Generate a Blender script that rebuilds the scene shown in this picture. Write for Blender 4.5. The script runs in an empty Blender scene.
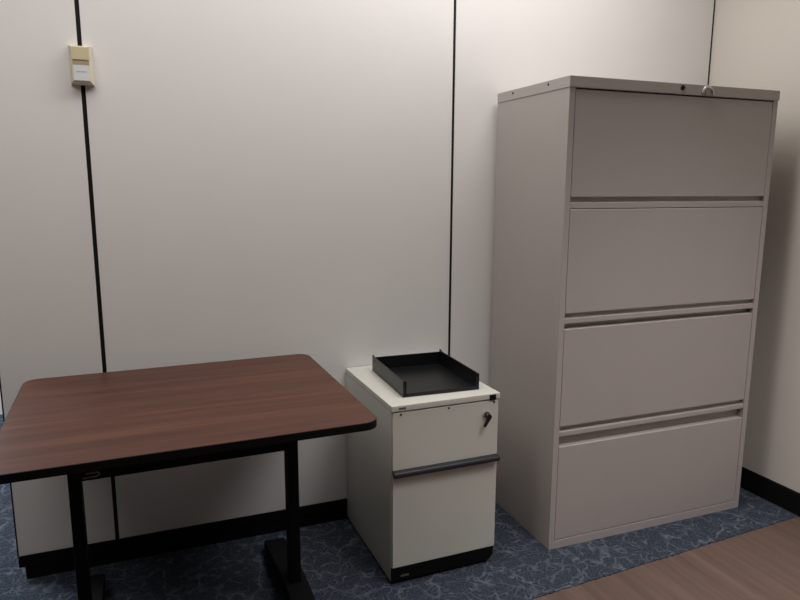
import bpy, bmesh, math, random
from mathutils import Matrix, Vector

# ------------------------------------------------------------------ camera
C = bpy.context.scene.collection
cam_data = bpy.data.cameras.new('camera')
cam = bpy.data.objects.new('camera', cam_data)
C.objects.link(cam)
bpy.context.scene.camera = cam
cam_data.sensor_width = 36.0
cam_data.lens = 657.8 / 800 * 36.0
cam_data.clip_start = 0.02
R_ = ((0.92908, -0.369861, 0.003616), (0.06036, 0.161251, 0.985066), (-0.364921, -0.914987, 0.17214))
cam.matrix_world = Matrix(((R_[0][0], R_[1][0], R_[2][0], -2.638),
                           (R_[0][1], R_[1][1], R_[2][1], -2.319),
                           (R_[0][2], R_[1][2], R_[2][2], 1.299),
                           (0, 0, 0, 1)))

# ------------------------------------------------------------------ world, lights, exposure
w = bpy.data.worlds.new('world')
bpy.context.scene.world = w
w.use_nodes = True
w.node_tree.nodes['Background'].inputs[0].default_value = (0.9, 0.95, 1.0, 1)
w.node_tree.nodes['Background'].inputs[1].default_value = 0.004
vs = bpy.context.scene.view_settings
vs.view_transform = 'Standard'
vs.look = 'None'
vs.gamma = 1.0
vs.use_curve_mapping = False
vs.exposure = 0.06

CEIL = 2.62


def troffer(x, y, power, sx=0.58, sy=1.18, spread=150, col=(1.0, 0.958, 0.918)):
    d = bpy.data.lights.new('ceiling_troffer_light', 'AREA')
    d.shape = 'RECTANGLE'
    d.size = sx
    d.size_y = sy
    d.energy = power
    d.spread = math.radians(spread)
    d.color = col
    o = bpy.data.objects.new('ceiling_troffer_light', d)
    o.location = (x, y, CEIL - 0.012)
    C.objects.link(o)


troffer(-1.20, -0.45, 5.0, 1.18, 0.40, 170, (1.0, 0.97, 0.94))
troffer(-1.50, -0.56, 10.2, 1.18, 0.30, 170, (1.0, 0.97, 0.94))
troffer(-2.60, -0.58, 7.6, 1.18, 0.58, 170, (1.0, 0.97, 0.94))
troffer(-3.50, -1.20, 12.5, 1.18, 0.58, 170, (1.0, 0.95, 0.90))
troffer(-1.00, -1.70, 15.0, 1.18, 0.58, 95, (0.99, 0.955, 0.97))
troffer(-1.30, -2.40, 7.0, 1.18, 0.58, 115, (0.99, 0.955, 0.97))
troffer(-4.30, 1.10, 55.0, 1.18, 0.58, 120, (0.88, 0.94, 1.0))

# ------------------------------------------------------------------ materials


def new_mat(name):
    m = bpy.data.materials.new(name)
    m.use_nodes = True
    nt = m.node_tree
    return m, nt, nt.nodes['Principled BSDF']


def paint(name, col, rough=0.5, spec=0.4, metal=0.0, bump=0.0, bscale=300, var=0.03):
    """painted / plastic surface: slight mottling and a fine orange-peel bump"""
    m, nt, b = new_mat(name)
    tc = nt.nodes.new('ShaderNodeTexCoord')
    n = nt.nodes.new('ShaderNodeTexNoise')
    n.inputs['Scale'].default_value = 6
    n.inputs['Detail'].default_value = 4
    nt.links.new(tc.outputs['Object'], n.inputs['Vector'])
    r = nt.nodes.new('ShaderNodeValToRGB')
    r.color_ramp.elements[0].position = 0.3
    r.color_ramp.elements[1].position = 0.7
    r.color_ramp.elements[0].color = (*[c * (1 - var) for c in col], 1)
    r.color_ramp.elements[1].color = (*[min(1, c * (1 + var)) for c in col], 1)
    nt.links.new(n.outputs['Fac'], r.inputs['Fac'])
    nt.links.new(r.outputs['Color'], b.inputs['Base Color'])
    b.inputs['Roughness'].default_value = rough
    b.inputs['Specular IOR Level'].default_value = spec
    b.inputs['Metallic'].default_value = metal
    if bump:
        n2 = nt.nodes.new('ShaderNodeTexNoise')
        n2.inputs['Scale'].default_value = bscale
        nt.links.new(tc.outputs['Object'], n2.inputs['Vector'])
        bp = nt.nodes.new('ShaderNodeBump')
        bp.inputs['Strength'].default_value = bump
        bp.inputs['Distance'].default_value = 0.002
        nt.links.new(n2.outputs['Fac'], bp.inputs['Height'])
        nt.links.new(bp.outputs['Normal'], b.inputs['Normal'])
    return m


def wood(name, dark, mid, light, along='X', scale=1.0, rough=0.38, spec=0.4):
    m, nt, b = new_mat(name)
    tc = nt.nodes.new('ShaderNodeTexCoord')
    mp = nt.nodes.new('ShaderNodeMapping')
    s = {'X': (1.6, 34, 34), 'Y': (34, 1.6, 34)}[along]
    mp.inputs['Scale'].default_value = [v * scale for v in s]
    nt.links.new(tc.outputs['Object'], mp.inputs['Vector'])
    n = nt.nodes.new('ShaderNodeTexNoise')
    n.inputs['Scale'].default_value = 1.0
    n.inputs['Detail'].default_value = 6
    n.inputs['Roughness'].default_value = 0.62
    n.inputs['Distortion'].default_value = 0.6
    nt.links.new(mp.outputs['Vector'], n.inputs['Vector'])
    r = nt.nodes.new('ShaderNodeValToRGB')
    e = r.color_ramp.elements
    e[0].position = 0.30
    e[0].color = (*dark, 1)
    e[1].position = 0.72
    e[1].color = (*light, 1)
    k = e.new(0.5)
    k.color = (*mid, 1)
    nt.links.new(n.outputs['Fac'], r.inputs['Fac'])
    # broad drift of tone
    mp2 = nt.nodes.new('ShaderNodeMapping')
    mp2.inputs['Scale'].default_value = [v * scale * 0.18 for v in s]
    nt.links.new(tc.outputs['Object'], mp2.inputs['Vector'])
    n2 = nt.nodes.new('ShaderNodeTexNoise')
    n2.inputs['Scale'].default_value = 1.0
    n2.inputs['Detail'].default_value = 2
    nt.links.new(mp2.outputs['Vector'], n2.inputs['Vector'])
    mr = nt.nodes.new('ShaderNodeMapRange')
    mr.inputs['From Min'].default_value = 0.3
    mr.inputs['From Max'].default_value = 0.7
    mr.inputs['To Min'].default_value = 0.84
    mr.inputs['To Max'].default_value = 1.14
    nt.links.new(n2.outputs['Fac'], mr.inputs['Value'])
    mx = nt.nodes.new('ShaderNodeMix')
    mx.data_type = 'RGBA'
    mx.blend_type = 'MULTIPLY'
    mx.inputs['Factor'].default_value = 1.0
    nt.links.new(r.outputs['Color'], mx.inputs['A'])
    nt.links.new(mr.outputs['Result'], mx.inputs['B'])
    nt.links.new(mx.outputs['Result'], b.inputs['Base Color'])
    b.inputs['Roughness'].default_value = rough
    b.inputs['Specular IOR Level'].default_value = spec
    return m


def carpet_mat():
    m, nt, b = new_mat('blue_carpet')
    L = nt.links.new
    N = nt.nodes.new
    tc = N('ShaderNodeTexCoord')
    wob = N('ShaderNodeTexNoise')
    wob.inputs['Scale'].default_value = 14
    wob.inputs['Detail'].default_value = 2
    L(tc.outputs['Object'], wob.inputs['Vector'])
    sub = N('ShaderNodeVectorMath')
    sub.operation = 'SUBTRACT'
    sub.inputs[1].default_value = (0.5, 0.5, 0.5)
    L(wob.outputs['Color'], sub.inputs[0])
    sc = N('ShaderNodeVectorMath')
    sc.operation = 'SCALE'
    sc.inputs['Scale'].default_value = 0.09
    L(sub.outputs[0], sc.inputs[0])
    add = N('ShaderNodeVectorMath')
    L(tc.outputs['Object'], add.inputs[0])
    L(sc.outputs[0], add.inputs[1])

    def lines(node_out, centre, width, soft):
        s = N('ShaderNodeMath')
        s.operation = 'SUBTRACT'
        s.inputs[1].default_value = centre
        L(node_out, s.inputs[0])
        a = N('ShaderNodeMath')
        a.operation = 'ABSOLUTE'
        L(s.outputs[0], a.inputs[0])
        r = N('ShaderNodeMapRange')
        r.inputs['From Min'].default_value = width
        r.inputs['From Max'].default_value = width + soft
        r.inputs['To Min'].default_value = 1
        r.inputs['To Max'].default_value = 0
        L(a.outputs[0], r.inputs['Value'])
        return r.outputs['Result']
    v = N('ShaderNodeTexVoronoi')
    v.feature = 'DISTANCE_TO_EDGE'
    v.inputs['Scale'].default_value = 10
    L(add.outputs[0], v.inputs['Vector'])
    l1 = lines(v.outputs['Distance'], 0.0, 0.012, 0.045)
    n = N('ShaderNodeTexNoise')
    n.inputs['Scale'].default_value = 13
    n.inputs['Detail'].default_value = 1.5
    L(tc.outputs['Object'], n.inputs['Vector'])
    l2 = lines(n.outputs['Fac'], 0.55, 0.002, 0.013)
    l3 = lines(n.outputs['Fac'], 0.44, 0.0015, 0.013)
    # broken-up strength along the lines
    br = N('ShaderNodeTexNoise')
    br.inputs['Scale'].default_value = 22
    br.inputs['Detail'].default_value = 3
    L(tc.outputs['Object'], br.inputs['Vector'])
    brr = N('ShaderNodeMapRange')
    brr.inputs['From Min'].default_value = 0.36
    brr.inputs['From Max'].default_value = 0.62
    L(br.outputs['Fac'], brr.inputs['Value'])
    mx = N('ShaderNodeMath')
    mx.operation = 'MAXIMUM'
    L(l2, mx.inputs[0])
    L(l3, mx.inputs[1])
    mx2 = N('ShaderNodeMath')
    mx2.operation = 'MAXIMUM'
    L(mx.outputs[0], mx2.inputs[0])
    L(l1, mx2.inputs[1])
    mul = N('ShaderNodeMath')
    mul.operation = 'MULTIPLY'
    L(mx2.outputs[0], mul.inputs[0])
    L(brr.outputs['Result'], mul.inputs[1])
    fl = N('ShaderNodeTexNoise')
    fl.inputs['Scale'].default_value = 160
    fl.inputs['Detail'].default_value = 3
    L(tc.outputs['Object'], fl.inputs['Vector'])
    base = N('ShaderNodeValToRGB')
    e = base.color_ramp.elements
    e[0].position = 0.34
    e[0].color = (0.016, 0.021, 0.031, 1)
    e[1].position = 0.68
    e[1].color = (0.058, 0.068, 0.090, 1)
    L(fl.outputs['Fac'], base.inputs['Fac'])
    mixn = N('ShaderNodeMix')
    mixn.data_type = 'RGBA'
    L(mul.outputs[0], mixn.inputs['Factor'])
    L(base.outputs['Color'], mixn.inputs['A'])
    mixn.inputs['B'].default_value = (0.105, 0.118, 0.138, 1)
    L(mixn.outputs['Result'], b.inputs['Base Color'])
    b.inputs['Roughness'].default_value = 0.97
    b.inputs['Specular IOR Level'].default_value = 0.08
    bp = N('ShaderNodeBump')
    bp.inputs['Strength'].default_value = 0.5
    bp.inputs['Distance'].default_value = 0.004
    L(fl.outputs['Fac'], bp.inputs['Height'])
    L(bp.outputs['Normal'], b.inputs['Normal'])
    return m


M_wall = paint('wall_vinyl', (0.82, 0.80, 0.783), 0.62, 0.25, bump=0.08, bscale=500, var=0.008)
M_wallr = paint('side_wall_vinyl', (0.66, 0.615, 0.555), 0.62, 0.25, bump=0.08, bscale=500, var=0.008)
M_wallo = paint('office_wall', (0.16, 0.15, 0.14), 0.7, 0.2)
M_ceil = paint('ceiling_tile', (0.40, 0.39, 0.38), 0.9, 0.1, bump=0.3, bscale=90)
M_seam = paint('black_seam', (0.008, 0.008, 0.008), 0.6, 0.2)
M_base = paint('black_vinyl_base', (0.005, 0.005, 0.0055), 0.65, 0.15)
M_carpet = carpet_mat()
M_plank = wood('floor_plank', (0.093, 0.060, 0.047), (0.117, 0.078, 0.062), (0.145, 0.098, 0.079), 'Y', 0.7, 0.55, 0.25)
M_walnut = wood('walnut_laminate', (0.054, 0.0185, 0.0105), (0.082, 0.030, 0.0175), (0.114, 0.046, 0.028), 'X', 1.0, 0.42, 0.28)
M_black = paint('black_edge', (0.004, 0.004, 0.0045), 0.6, 0.15)
M_leg = paint('black_powder_coat', (0.003, 0.003, 0.0035), 0.6, 0.12, bump=0.05)
M_tray = paint('black_plastic', (0.006, 0.0065, 0.0075), 0.34, 0.4, bump=0.06, bscale=400)
M_putty = paint('putty_steel', (0.595, 0.588, 0.53), 0.42, 0.4, bump=0.05, bscale=600, var=0.012)
M_putty_dk = paint('putty_steel_recess', (0.45, 0.43, 0.40), 0.5, 0.3)
M_taupe = paint('taupe_steel', (0.44, 0.395, 0.375), 0.45, 0.4, bump=0.05, bscale=600, var=0.012)
M_hole = paint('dark_hole', (0.012, 0.010, 0.009), 0.7, 0.2)
M_chrome = paint('chrome', (0.62, 0.60, 0.58), 0.25, 0.5, metal=1.0, var=0.01)
M_handle = paint('dark_handle', (0.014, 0.016, 0.021), 0.38, 0.5)
M_cream = paint('cream_plastic', (0.74, 0.69, 0.54), 0.5, 0.4, var=0.01)
M_creamd = paint('yellowed_plastic', (0.66, 0.575, 0.36), 0.5, 0.4, var=0.01)
M_brown = paint('brown_vent', (0.42, 0.335, 0.215), 0.6, 0.3)
M_label = paint('paper_label', (0.74, 0.75, 0.77), 0.7, 0.2, var=0.005)
M_ink = paint('grey_ink', (0.25, 0.25, 0.27), 0.8, 0.1)
M_steel = paint('dull_steel', (0.35, 0.35, 0.35), 0.5, 0.4, metal=0.6)
M_grey = paint('grey_badge', (0.11, 0.105, 0.10), 0.5, 0.4)

# ------------------------------------------------------------------ mesh helpers


def box_bm(bm, x0, x1, y0, y1, z0, z1, bev=0.0, seg=2):
    r = bmesh.ops.create_cube(bm, size=1.0)
    vs_ = r['verts']
    for v in vs_:
        v.co = Vector((x0 + (v.co.x + .5) * (x1 - x0), y0 + (v.co.y + .5) * (y1 - y0), z0 + (v.co.z + .5) * (z1 - z0)))
    if bev > 0:
        es = list({e for v in vs_ for e in v.link_edges})
        bmesh.ops.bevel(bm, geom=es, offset=bev, segments=seg, profile=0.6, affect='EDGES')


def prism_bm(bm, pts, z0, z1, axis='z', bev=0.0, bevel_top_only=False, seg=2):
    """closed outline swept between z0 and z1 along an axis; pts are (a,b) in the other two axes"""
    def P(a, b, t):
        return {'z': (a, b, t), 'x': (t, a, b), 'y': (a, t, b)}[axis]
    lo = [bm.verts.new(P(a, b, z0)) for a, b in pts]
    hi = [bm.verts.new(P(a, b, z1)) for a, b in pts]
    n = len(pts)
    fs = [bm.faces.new(lo[::-1]), bm.faces.new(hi)]
    for i in range(n):
        fs.append(bm.faces.new((lo[i], lo[(i + 1) % n], hi[(i + 1) % n], hi[i])))
    bmesh.ops.recalc_face_normals(bm, faces=fs)
    if bev > 0:
        es = list(fs[1].edges) + ([] if bevel_top_only else list(fs[0].edges))
        bmesh.ops.bevel(bm, geom=es, offset=bev, segments=seg, profile=0.6, affect='EDGES')


def cyl_bm(bm, c, r, h, axis='z', n=24, r2=None, bev=0.0):
    q = {'z': Matrix.Identity(4), 'y': Matrix.Rotation(math.pi / 2, 4, 'X'), 'x': Matrix.Rotation(math.pi / 2, 4, 'Y')}[axis]
    res = bmesh.ops.create_cone(bm, cap_ends=True, segments=n, radius1=r, radius2=r if r2 is None else r2, depth=h,
                                matrix=Matrix.Translation(c) @ q)
    if bev > 0:
        es = [e for e in {e for v in res['verts'] for e in v.link_edges}
              if any(len(f.verts) > 4 for f in e.link_faces)]
        bmesh.ops.bevel(bm, geom=es, offset=bev, segments=2, profile=0.6, affect='EDGES')


def tube_bm(bm, pts, r, n=10):
    """round rod along a polyline"""
    pts = [Vector(p) for p in pts]
    rings = []
    for i, p in enumerate(pts):
        d = (pts[min(i + 1, len(pts) - 1)] - pts[max(i - 1, 0)]).normalized()
        u = d.orthogonal().normalized() if i == 0 else (u - d * u.dot(d)).normalized()
        v = d.cross(u)
        rings.append([bm.verts.new(p + r * (math.cos(2 * math.pi * k / n) * u + math.sin(2 * math.pi * k / n) * v)) for k in range(n)])
    for a, b in zip(rings, rings[1:]):
        for k in range(n):
            bm.faces.new((a[k], a[(k + 1) % n], b[(k + 1) % n], b[k]))
    bm.faces.new(rings[0][::-1])
    bm.faces.new(rings[-1])


def rrect(x0, x1, y0, y1, r, n=8):
    pts = []
    for cx, cy, a0 in ((x1 - r, y0 + r, -90), (x1 - r, y1 - r, 0), (x0 + r, y1 - r, 90), (x0 + r, y0 + r, 180)):
        for k in range(n + 1):
            a = math.radians(a0 + 90 * k / n)
            pts.append((cx + r * math.cos(a), cy + r * math.sin(a)))
    return pts


def obj(name, bm, mat, parent=None, smooth=True):
    me = bpy.data.meshes.new(name)
    bmesh.ops.recalc_face_normals(bm, faces=bm.faces)
    bm.to_mesh(me)
    bm.free()
    if smooth:
        for p in me.polygons:
            p.use_smooth = True
        me.set_sharp_from_angle(angle=math.radians(32))
    me.materials.append(mat)
    o = bpy.data.objects.new(name, me)
    C.objects.link(o)
    if smooth:
        wn = o.modifiers.new('weighted_normal', 'WEIGHTED_NORMAL')
        wn.keep_sharp = True
        wn.weight = 100
    if parent:
        o.parent = parent
    return o


def boxo(name, mat, parent, x0, x1, y0, y1, z0, z1, bev=0.0015):
    bm = bmesh.new()
    box_bm(bm, x0, x1, y0, y1, z0, z1, bev)
    return obj(name, bm, mat, parent)


def thing(name, label, cat, loc, rotz=0.0, group=None):
    o = bpy.data.objects.new(name, None)
    o.empty_display_size = 0.1
    C.objects.link(o)
    o.location = loc
    o.rotation_euler = (0, 0, rotz)
    o['label'] = label
    o['category'] = cat
    if group:
        o['group'] = group
    return o


def struct(name, bm, mat, smooth=False):
    o = obj(name, bm, mat, None, smooth)
    o['kind'] = 'structure'
    return o


def sbox(name, mat, *b, bev=0.0):
    bm = bmesh.new()
    box_bm(bm, *b, bev)
    return struct(name, bm, mat)


# ------------------------------------------------------------------ the room
XR = -0.2404          # right wall plane
XE = -3.070           # free left end of the partition
FAR = 1.86


def floor_edge(x):
    return -0.6255 + 0.053 * x


random.seed(11)
edge = []
N_E = 900
for i in range(N_E + 1):
    x = -5.2 + (XR + .1 + 5.2) * i / N_E
    edge.append((x, floor_edge(x) + random.uniform(-0.0025, 0.0025)))
bm = bmesh.new()
prism_bm(bm, edge + [(XR + .1, FAR + .1), (-5.2, FAR + .1)], -0.02, 0.0)
struct('floor', bm, M_carpet)
bm = bmesh.new()
prism_bm(bm, [(-5.2, -5.0), (XR + .1, -5.0), (XR + .1, floor_edge(XR + .1) + 0.01), (-5.2, floor_edge(-5.2) + 0.01)], -0.05, -0.003)
struct('floor_planks', bm, M_plank)
sbox('ceiling', M_ceil, -5.2, XR + .1, -5.0, FAR + .1, CEIL, CEIL + .05)
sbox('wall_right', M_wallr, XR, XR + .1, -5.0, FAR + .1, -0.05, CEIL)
sbox('wall_left', M_wallo, -5.3, -5.2, -5.0, FAR + .1, -0.05, CEIL)
sbox('wall_front', M_wallo, -5.2, XR + .1, -5.1, -5.0, -0.05, CEIL)
sbox('wall_far', M_wall, -5.2, XR, FAR, FAR + .1, -0.05, CEIL)

# movable partition: three panels with black reveals between them
PB = 0.085
PT = 0.075
for x0, x1 in ((XE + 0.004, -2.7725), (-2.7598, -1.5037), (-1.4928, XR - 0.0085)):
    sbox('wall_back', M_wall, x0, x1, 0.0, PT, PB - 0.005, CEIL, bev=0.0012)
for i, (x0, x1) in enumerate(((-2.7725, -2.7598), (-1.5037, -1.4928), (XR - 0.0085, XR))):
    sbox('trim_%d' % (i + 1), M_seam, x0, x1, 0.0035 if i < 2 else 0.0006, PT - 0.004, 0.0, CEIL)
sbox('trim_4', M_seam, XE, XE + 0.004, -0.0006, PT + 0.0006, PB, CEIL)
bm = bmesh.new()
box_bm(bm, XE + 0.002, XR - 0.008, -0.006, PT + 0.006, 0.046, PB, 0.002)
box_bm(bm, XE + 0.020, XR - 0.008, -0.003, PT + 0.003, 0.0, 0.046)
struct('baseboard_back', bm, M_base)
bm = bmesh.new()
prism_bm(bm, [(XR, 0.0), (XR - 0.009, 0.0), (XR - 0.007, 0.086), (XR - 0.004, 0.0918), (XR, 0.0918)], -4.99, -0.006, axis='y')
struct('baseboard_right', bm, M_base)

# ------------------------------------------------------------------ table
TZ = 0.70
TW, TD = 0.8965, 0.752
tab = thing('table', 'rectangular walnut laminate table with black edge standing at left against the wall panels', 'table',
            (-2.979, -0.8146, 0.0), 0.0158)
bm = bmesh.new()
prism_bm(bm, rrect(0.0022, TW - 0.0022, 0.0022, TD - 0.0022, 0.040, 10), TZ - 0.006, TZ, bev=0.0006, bevel_top_only=True)
top = obj('tabletop', bm, M_walnut, tab)
bm = bmesh.new()
prism_bm(bm, rrect(0, TW, 0, TD, 0.042, 10), TZ - 0.0215, TZ - 0.0006, bev=0.0022, seg=2)
obj('edge_band', bm, M_black, tab)
LV = 0.378            # depth of the leg plane
for lx in (0.149, 0.7445):
    bm = bmesh.new()
    box_bm(bm, lx - 0.016, lx + 0.016, LV - 0.03, LV + 0.03, 0.05, TZ - 0.045, 0.005)
    leg = obj('leg', bm, M_leg, tab)
    bm = bmesh.new()   # mounting arm under the top
    prism_bm(bm, [(LV - 0.25, TZ - 0.021), (LV - 0.25, TZ - 0.031), (LV - 0.05, TZ - 0.056), (LV + 0.05, TZ - 0.056),
                  (LV + 0.25, TZ - 0.031), (LV + 0.25, TZ - 0.021)], lx - 0.022, lx + 0.022, axis='x', bev=0.002)
    obj('support_arm', bm, M_leg, leg)
    bm = bmesh.new()   # tapering floor foot
    prism_bm(bm, [(LV - 0.315, 0.012), (LV - 0.315, 0.034), (LV - 0.305, 0.040), (LV - 0.05, 0.070), (LV + 0.05, 0.070),
                  (LV + 0.305, 0.040), (LV + 0.315, 0.034), (LV + 0.315, 0.012)], lx - 0.036, lx + 0.036, axis='x', bev=0.004)
    obj('foot', bm, M_leg, leg)
    for gy in (LV - 0.285, LV + 0.285):
        bm = bmesh.new()
        cyl_bm(bm, (lx, gy, 0.006), 0.020, 0.0125, bev=0.002)
        obj('glide', bm, M_black, leg)
boxo('crossbeam', M_leg, tab, 0.165, 0.7285, LV - 0.018, LV + 0.018, 0.505, 0.655, 0.004)
bm = bmesh.new()
tube_bm(bm, [(0.166, LV - 0.019, 0.5185), (0.172, LV - 0.031, 0.519), (0.205, LV - 0.032, 0.5215), (0.213, LV - 0.032, 0.527), (0.207, LV - 0.032, 0.533), (0.180, LV - 0.031, 0.5315), (0.176, LV - 0.019, 0.531)], 0.0022, 8)
obj('release_lever', bm, M_steel, tab)

# ------------------------------------------------------------------ pedestal file
PW, PD, PH = 0.3892, 0.4714, 0.6158
ped = thing('file_pedestal', 'low putty-white two-drawer pedestal file cabinet between the table and the tall cabinet', 'file cabinet',
            (-1.9309, -0.4757, 0.0), 0.009)
bm = bmesh.new()
box_bm(bm, 0.0, 0.012, 0.004, PD, 0.010, PH - 0.021, 0.0015)
box_bm(bm, PW - 0.012, PW, 0.014, PD, 0.030, PH - 0.021, 0.0015)
box_bm(bm, 0.010, PW - 0.010, PD - 0.012, PD - 0.001, 0.010, PH - 0.021)
box_bm(bm, 0.010, PW - 0.010, 0.012, PD - 0.010, 0.055, 0.065)
box_bm(bm, 0.010, PW - 0.010, 0.012, PD - 0.010, PH - 0.031, PH - 0.022)
obj('case', bm, M_putty, ped)
topo = boxo('top', M_putty, ped, -0.001, PW + 0.001, -0.006, PD, PH - 0.0195, PH, 0.003)
boxo('badge', M_grey, topo, 0.0235, 0.048, -0.0072, -0.0055, PH - 0.0125, PH - 0.0065, 0.0004)
boxo('stop_clip', M_black, topo, 0.3495, 0.373, -0.0085, -0.0055, PH - 0.0225, PH - 0.0035, 0.0008)
d1 = boxo('drawer', M_putty, ped, 0.004, PW - 0.004, -0.004, 0.020, 0.389, PH - 0.024, 0.002)
for u in (0.031, 0.199, 0.368):
    bm = bmesh.new()
    cyl_bm(bm, (u, -0.0052, PH - 0.0300), 0.0031, 0.003, 'y', 16)
    obj('bumper', bm, M_hole, d1)
bm = bmesh.new()
cyl_bm(bm, (0.339, -0.0075, 0.5465), 0.0120, 0.008, 'y', 28, bev=0.0015)
obj('lock', bm, M_chrome, d1)
bm = bmesh.new()       # full-width bar pull, rounded front
prof = [(-0.003, 0.4005), (-0.018, 0.4005), (-0.024, 0.399), (-0.0275, 0.395), (-0.0285, 0.3895), (-0.0265, 0.384),
        (-0.021, 0.380), (-0.013, 0.379), (-0.012, 0.384), (-0.003, 0.386)]
prism_bm(bm, prof, 0.002, PW - 0.005, axis='x', bev=0.0012)
obj('handle', bm, M_handle, d1)
d2 = boxo('drawer', M_putty, ped, 0.004, PW - 0.004, -0.004, 0.020, 0.060, 0.382, 0.002)
bm = bmesh.new()
prism_bm(bm, [(0.0012, 0.011), (0.366, 0.011), (0.375, 0.022), (0.380, 0.030), (0.382, 0.058), (0.0012, 0.058)], -0.003, 0.013, axis='y', bev=0.0006)
kick = obj('kick_plate', bm, M_black, ped)
boxo('badge', M_grey, kick, 0.033, 0.062, -0.0042, -0.0026, 0.0235, 0.030, 0.0004)
for gx in (0.03, PW - 0.03):
    for gy in (0.035, PD - 0.04):
        bm = bmesh.new()
        cyl_bm(bm, (gx, gy, 0.007), 0.018, 0.0142, bev=0.002)
        obj('glide', bm, M_black, ped)

key = thing('key', 'small dark-headed key hanging in the lock of the putty-white pedestal', 'key',
            (ped.matrix_basis @ Vector((0.339, -0.0115, 0.5454))), 0.009)
bm = bmesh.new()
box_bm(bm, -0.0035, 0.0035, -0.011, 0.0002, -0.001, 0.001, 0.0004)
obj('blade', bm, M_chrome, key)
bm = bmesh.new()
prism_bm(bm, [(0.006, 0.006), (-0.004, 0.007), (-0.0085, -0.003), (-0.0125, -0.017), (-0.0195, -0.032), (-0.0165, -0.036),
              (-0.010, -0.033), (-0.002, -0.020), (0.006, -0.010), (0.010, -0.002)], -0.0155, -0.0105, axis='y', bev=0.001)
obj('bow', bm, M_hole, key)

# ------------------------------------------------------------------ letter tray on the pedestal
tr_rot = 0.009 - 0.047
tray_o = ped.matrix_basis @ Vector((0.0655, 0.0615, PH + 0.0002))
tray = thing('letter_tray', 'black plastic letter tray open at the front lying on the putty-white pedestal', 'letter tray', tray_o, tr_rot)
W_, D_, H_ = 0.274, 0.340, 0.060
bm = bmesh.new()
box_bm(bm, 0.002, W_ - 0.002, 0.006, D_ - 0.002, 0.0, 0.004, 0.0008)
box_bm(bm, 0.004, W_ - 0.004, 0.001, 0.007, 0.0, 0.013, 0.0012)      # low front lip
obj('bottom', bm, M_tray, tray)
for x0, x1 in ((0.0, 0.0042), (W_ - 0.0042, W_)):
    bm = bmesh.new()
    prism_bm(bm, [(0.0, 0.0), (D_, 0.0), (D_, H_), (D_ - 0.012, H_ + 0.002), (D_ - 0.02, H_ - 0.004), (0.012, H_ - 0.004), (0.0, H_ - 0.004)],
             x0, x1, axis='x', bev=0.0008)
    s = obj('side_wall', bm, M_tray, tray)
    xa, xb = (x1, x1 + 0.008) if x0 == 0 else (x0 - 0.008, x0)
    boxo('return_lip', M_tray, s, xa - 0.0004, xb + 0.0004, 0.001, 0.005, 0.004, H_ - 0.006, 0.0008)
boxo('back_wall', M_tray, tray, 0.003, W_ - 0.003, D_ - 0.0045, D_, 0.003, H_ - 0.009, 0.001)

# ------------------------------------------------------------------ lateral file cabinet
CW, CD, CH = 0.914, 0.4642, 1.646
ca = thing('lateral_file_cabinet', 'tall wide taupe steel lateral filing cabinet with four drawers in the right corner', 'filing cabinet',
           (-1.325, -0.4861, 0.0), -0.011)
LIPZ = 1.611
bm = bmesh.new()
for x0, x1 in ((0.0, 0.0225), (CW - 0.0225, CW)):
    box_bm(bm, x0, x1, 0.0, CD, 0.0, LIPZ, 0.0018)
box_bm(bm, 0.02, CW - 0.02, CD - 0.012, CD - 0.001, 0.002, LIPZ)
box_bm(bm, 0.02, CW - 0.02, 0.0, 0.03, 0.0, 0.0305, 0.0004)            # bottom rail
box_bm(bm, 0.02, CW - 0.02, 0.02, CD - 0.01, 0.02, 0.028)
for za, zb in ((1.2245, 1.2465), (0.8337, 0.8535), (0.4275, 0.4465)):   # fixed rails between drawers
    prism_bm(bm, [(0.003, za), (0.003, zb - 0.004), (0.006, zb - 0.001), (0.030, zb - 0.001), (0.030, za)], 0.0215, CW - 0.0215, axis='x')
    box_bm(bm, 0.0215, CW - 0.0215, 0.017, 0.022, zb - 0.003, zb + 0.030)
for za, zb in ((1.205, 1.275), (0.80, 0.885), (0.375, 0.48)):   # channel behind each finger slot
    box_bm(bm, 0.0215, CW - 0.0215, 0.0285, 0.034, za, zb)
for za in (1.200, 0.80, 0.37):                                         # shelves that close the slots behind
    box_bm(bm, 0.02, CW - 0.02, 0.07, CD - 0.01, za, za + 0.005)
obj('case', bm, M_taupe, ca)
cap = boxo('top', M_taupe, ca, -0.0025, CW + 0.0025, -0.003, CD, LIPZ - 0.001, CH, 0.0025)
for v in (0.119, 0.349):
    bm = bmesh.new()
    cyl_bm(bm, (-0.0028, v, 1.633), 0.0038, 0.0025, 'x', 16)
    obj('bolt_hole', bm, M_hole, cap)
bm = bmesh.new()
cyl_bm(bm, (0.4568, -0.004, 1.6315), 0.0085, 0.005, 'y', 20, bev=0.001)
obj('bolt_hole', bm, M_hole, cap)
bm = bmesh.new()
cyl_bm(bm, (0.565, -0.0055, 1.6235), 0.0115, 0.008, 'y', 28, bev=0.002)
lk = obj('lock', bm, M_taupe, cap)
bm = bmesh.new()
arc = [(0.565 + 0.021 * math.cos(a), -0.0075, 1.6185 + 0.0215 * math.sin(a)) for a in [math.radians(-5 + 190 * k / 16) for k in range(17)]]
tube_bm(bm, arc, 0.0055, 10)
obj('bezel', bm, M_chrome, lk)

X0, X1 = 0.0245, CW - 0.0245


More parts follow.
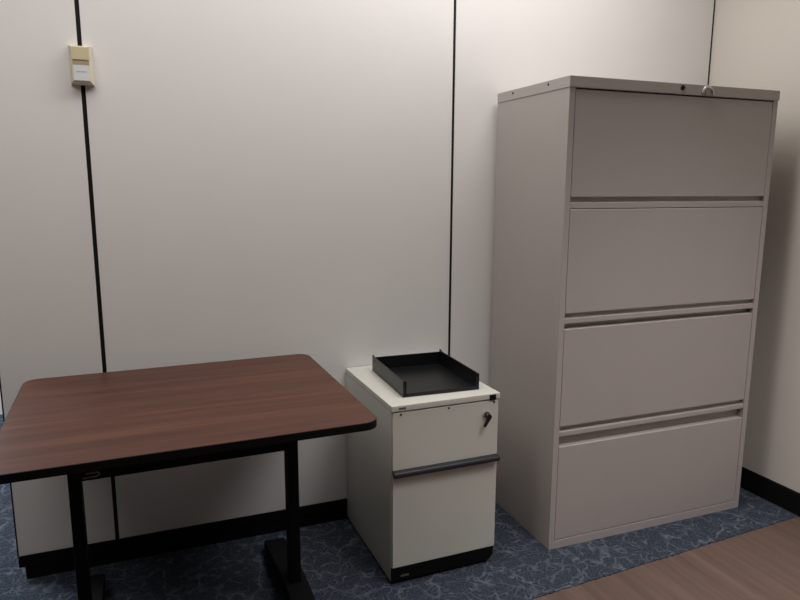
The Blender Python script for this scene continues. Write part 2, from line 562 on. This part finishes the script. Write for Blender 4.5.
def cabinet_drawer(z0, z1, proud=0.0):
    yf = 0.0015 - proud
    bm = bmesh.new()
    # front skin with a top flange folded back and a finger-pull lip folded back at the bottom
    prism_bm(bm, [(yf, z0), (yf, z1 - 0.0015), (yf + 0.002, z1), (yf + 0.024, z1 + 0.001), (yf + 0.024, z1 - 0.008), (yf + 0.012, z1 - 0.010),
                  (yf + 0.012, z0 + 0.016), (yf + 0.004, z0)], X0, X1, axis='x', bev=0.0009)
    d = obj('drawer', bm, M_taupe, ca)
    boxo('drawer_body', M_taupe, d, X0 + 0.02, X1 - 0.02, yf + 0.050, CD - 0.03, z0 + 0.012, z1 - 0.10, 0.001)
    return d


cabinet_drawer(1.2630, 1.6055)
cabinet_drawer(0.8700, 1.2215)
cabinet_drawer(0.4650, 0.8140)
cabinet_drawer(0.0345, 0.3885)

# ------------------------------------------------------------------ wall sensor over the seam
se = thing('wall_sensor', 'small cream plastic sensor box with white label on the wall seam above the table', 'sensor',
           (-2.7655, 0.0, 1.5975))
SW, SH = 0.065, 0.1145
bm = bmesh.new()
lo = [bm.verts.new((x, 0.001, z)) for x, z in ((-SW / 2, 0), (SW / 2, 0), (SW / 2, SH), (-SW / 2, SH))]
md = [bm.verts.new((x, -0.006, z)) for x, z in ((-SW / 2, 0), (SW / 2, 0), (SW / 2, SH), (-SW / 2, SH))]
hi = [bm.verts.new((x, -0.031, z)) for x, z in ((-SW / 2 + .0075, 0.007), (SW / 2 - .0075, 0.007), (SW / 2 - .0075, SH - 0.006), (-SW / 2 + .0075, SH - 0.006))]
bm.faces.new(lo)
bm.faces.new(hi[::-1])
for a, b in ((lo, md), (md, hi)):
    for i in range(4):
        bm.faces.new((a[i], a[(i + 1) % 4], b[(i + 1) % 4], b[i]))
obj('housing', bm, M_cream, se, smooth=False)
boxo('cover', M_creamd, se, -0.0225, 0.0225, -0.0345, -0.029, 0.070, SH - 0.008, 0.001)
boxo('vent', M_brown, se, -0.0225, 0.0225, -0.0325, -0.029, 0.0555, 0.0685, 0.0005)
lb = boxo('label_plate', M_label, se, -0.0215, 0.0215, -0.0335, -0.029, 0.0095, 0.0545, 0.0006)
x = -0.0135
random.seed(4)
bm = bmesh.new()
while x < 0.0125:
    wd = random.uniform(0.0016, 0.0034)
    box_bm(bm, x, min(x + wd, 0.0135), -0.0338, -0.0334, 0.0340, 0.0362)
    x += wd + 0.0009
obj('printed_line', bm, M_ink, lb, smooth=False)
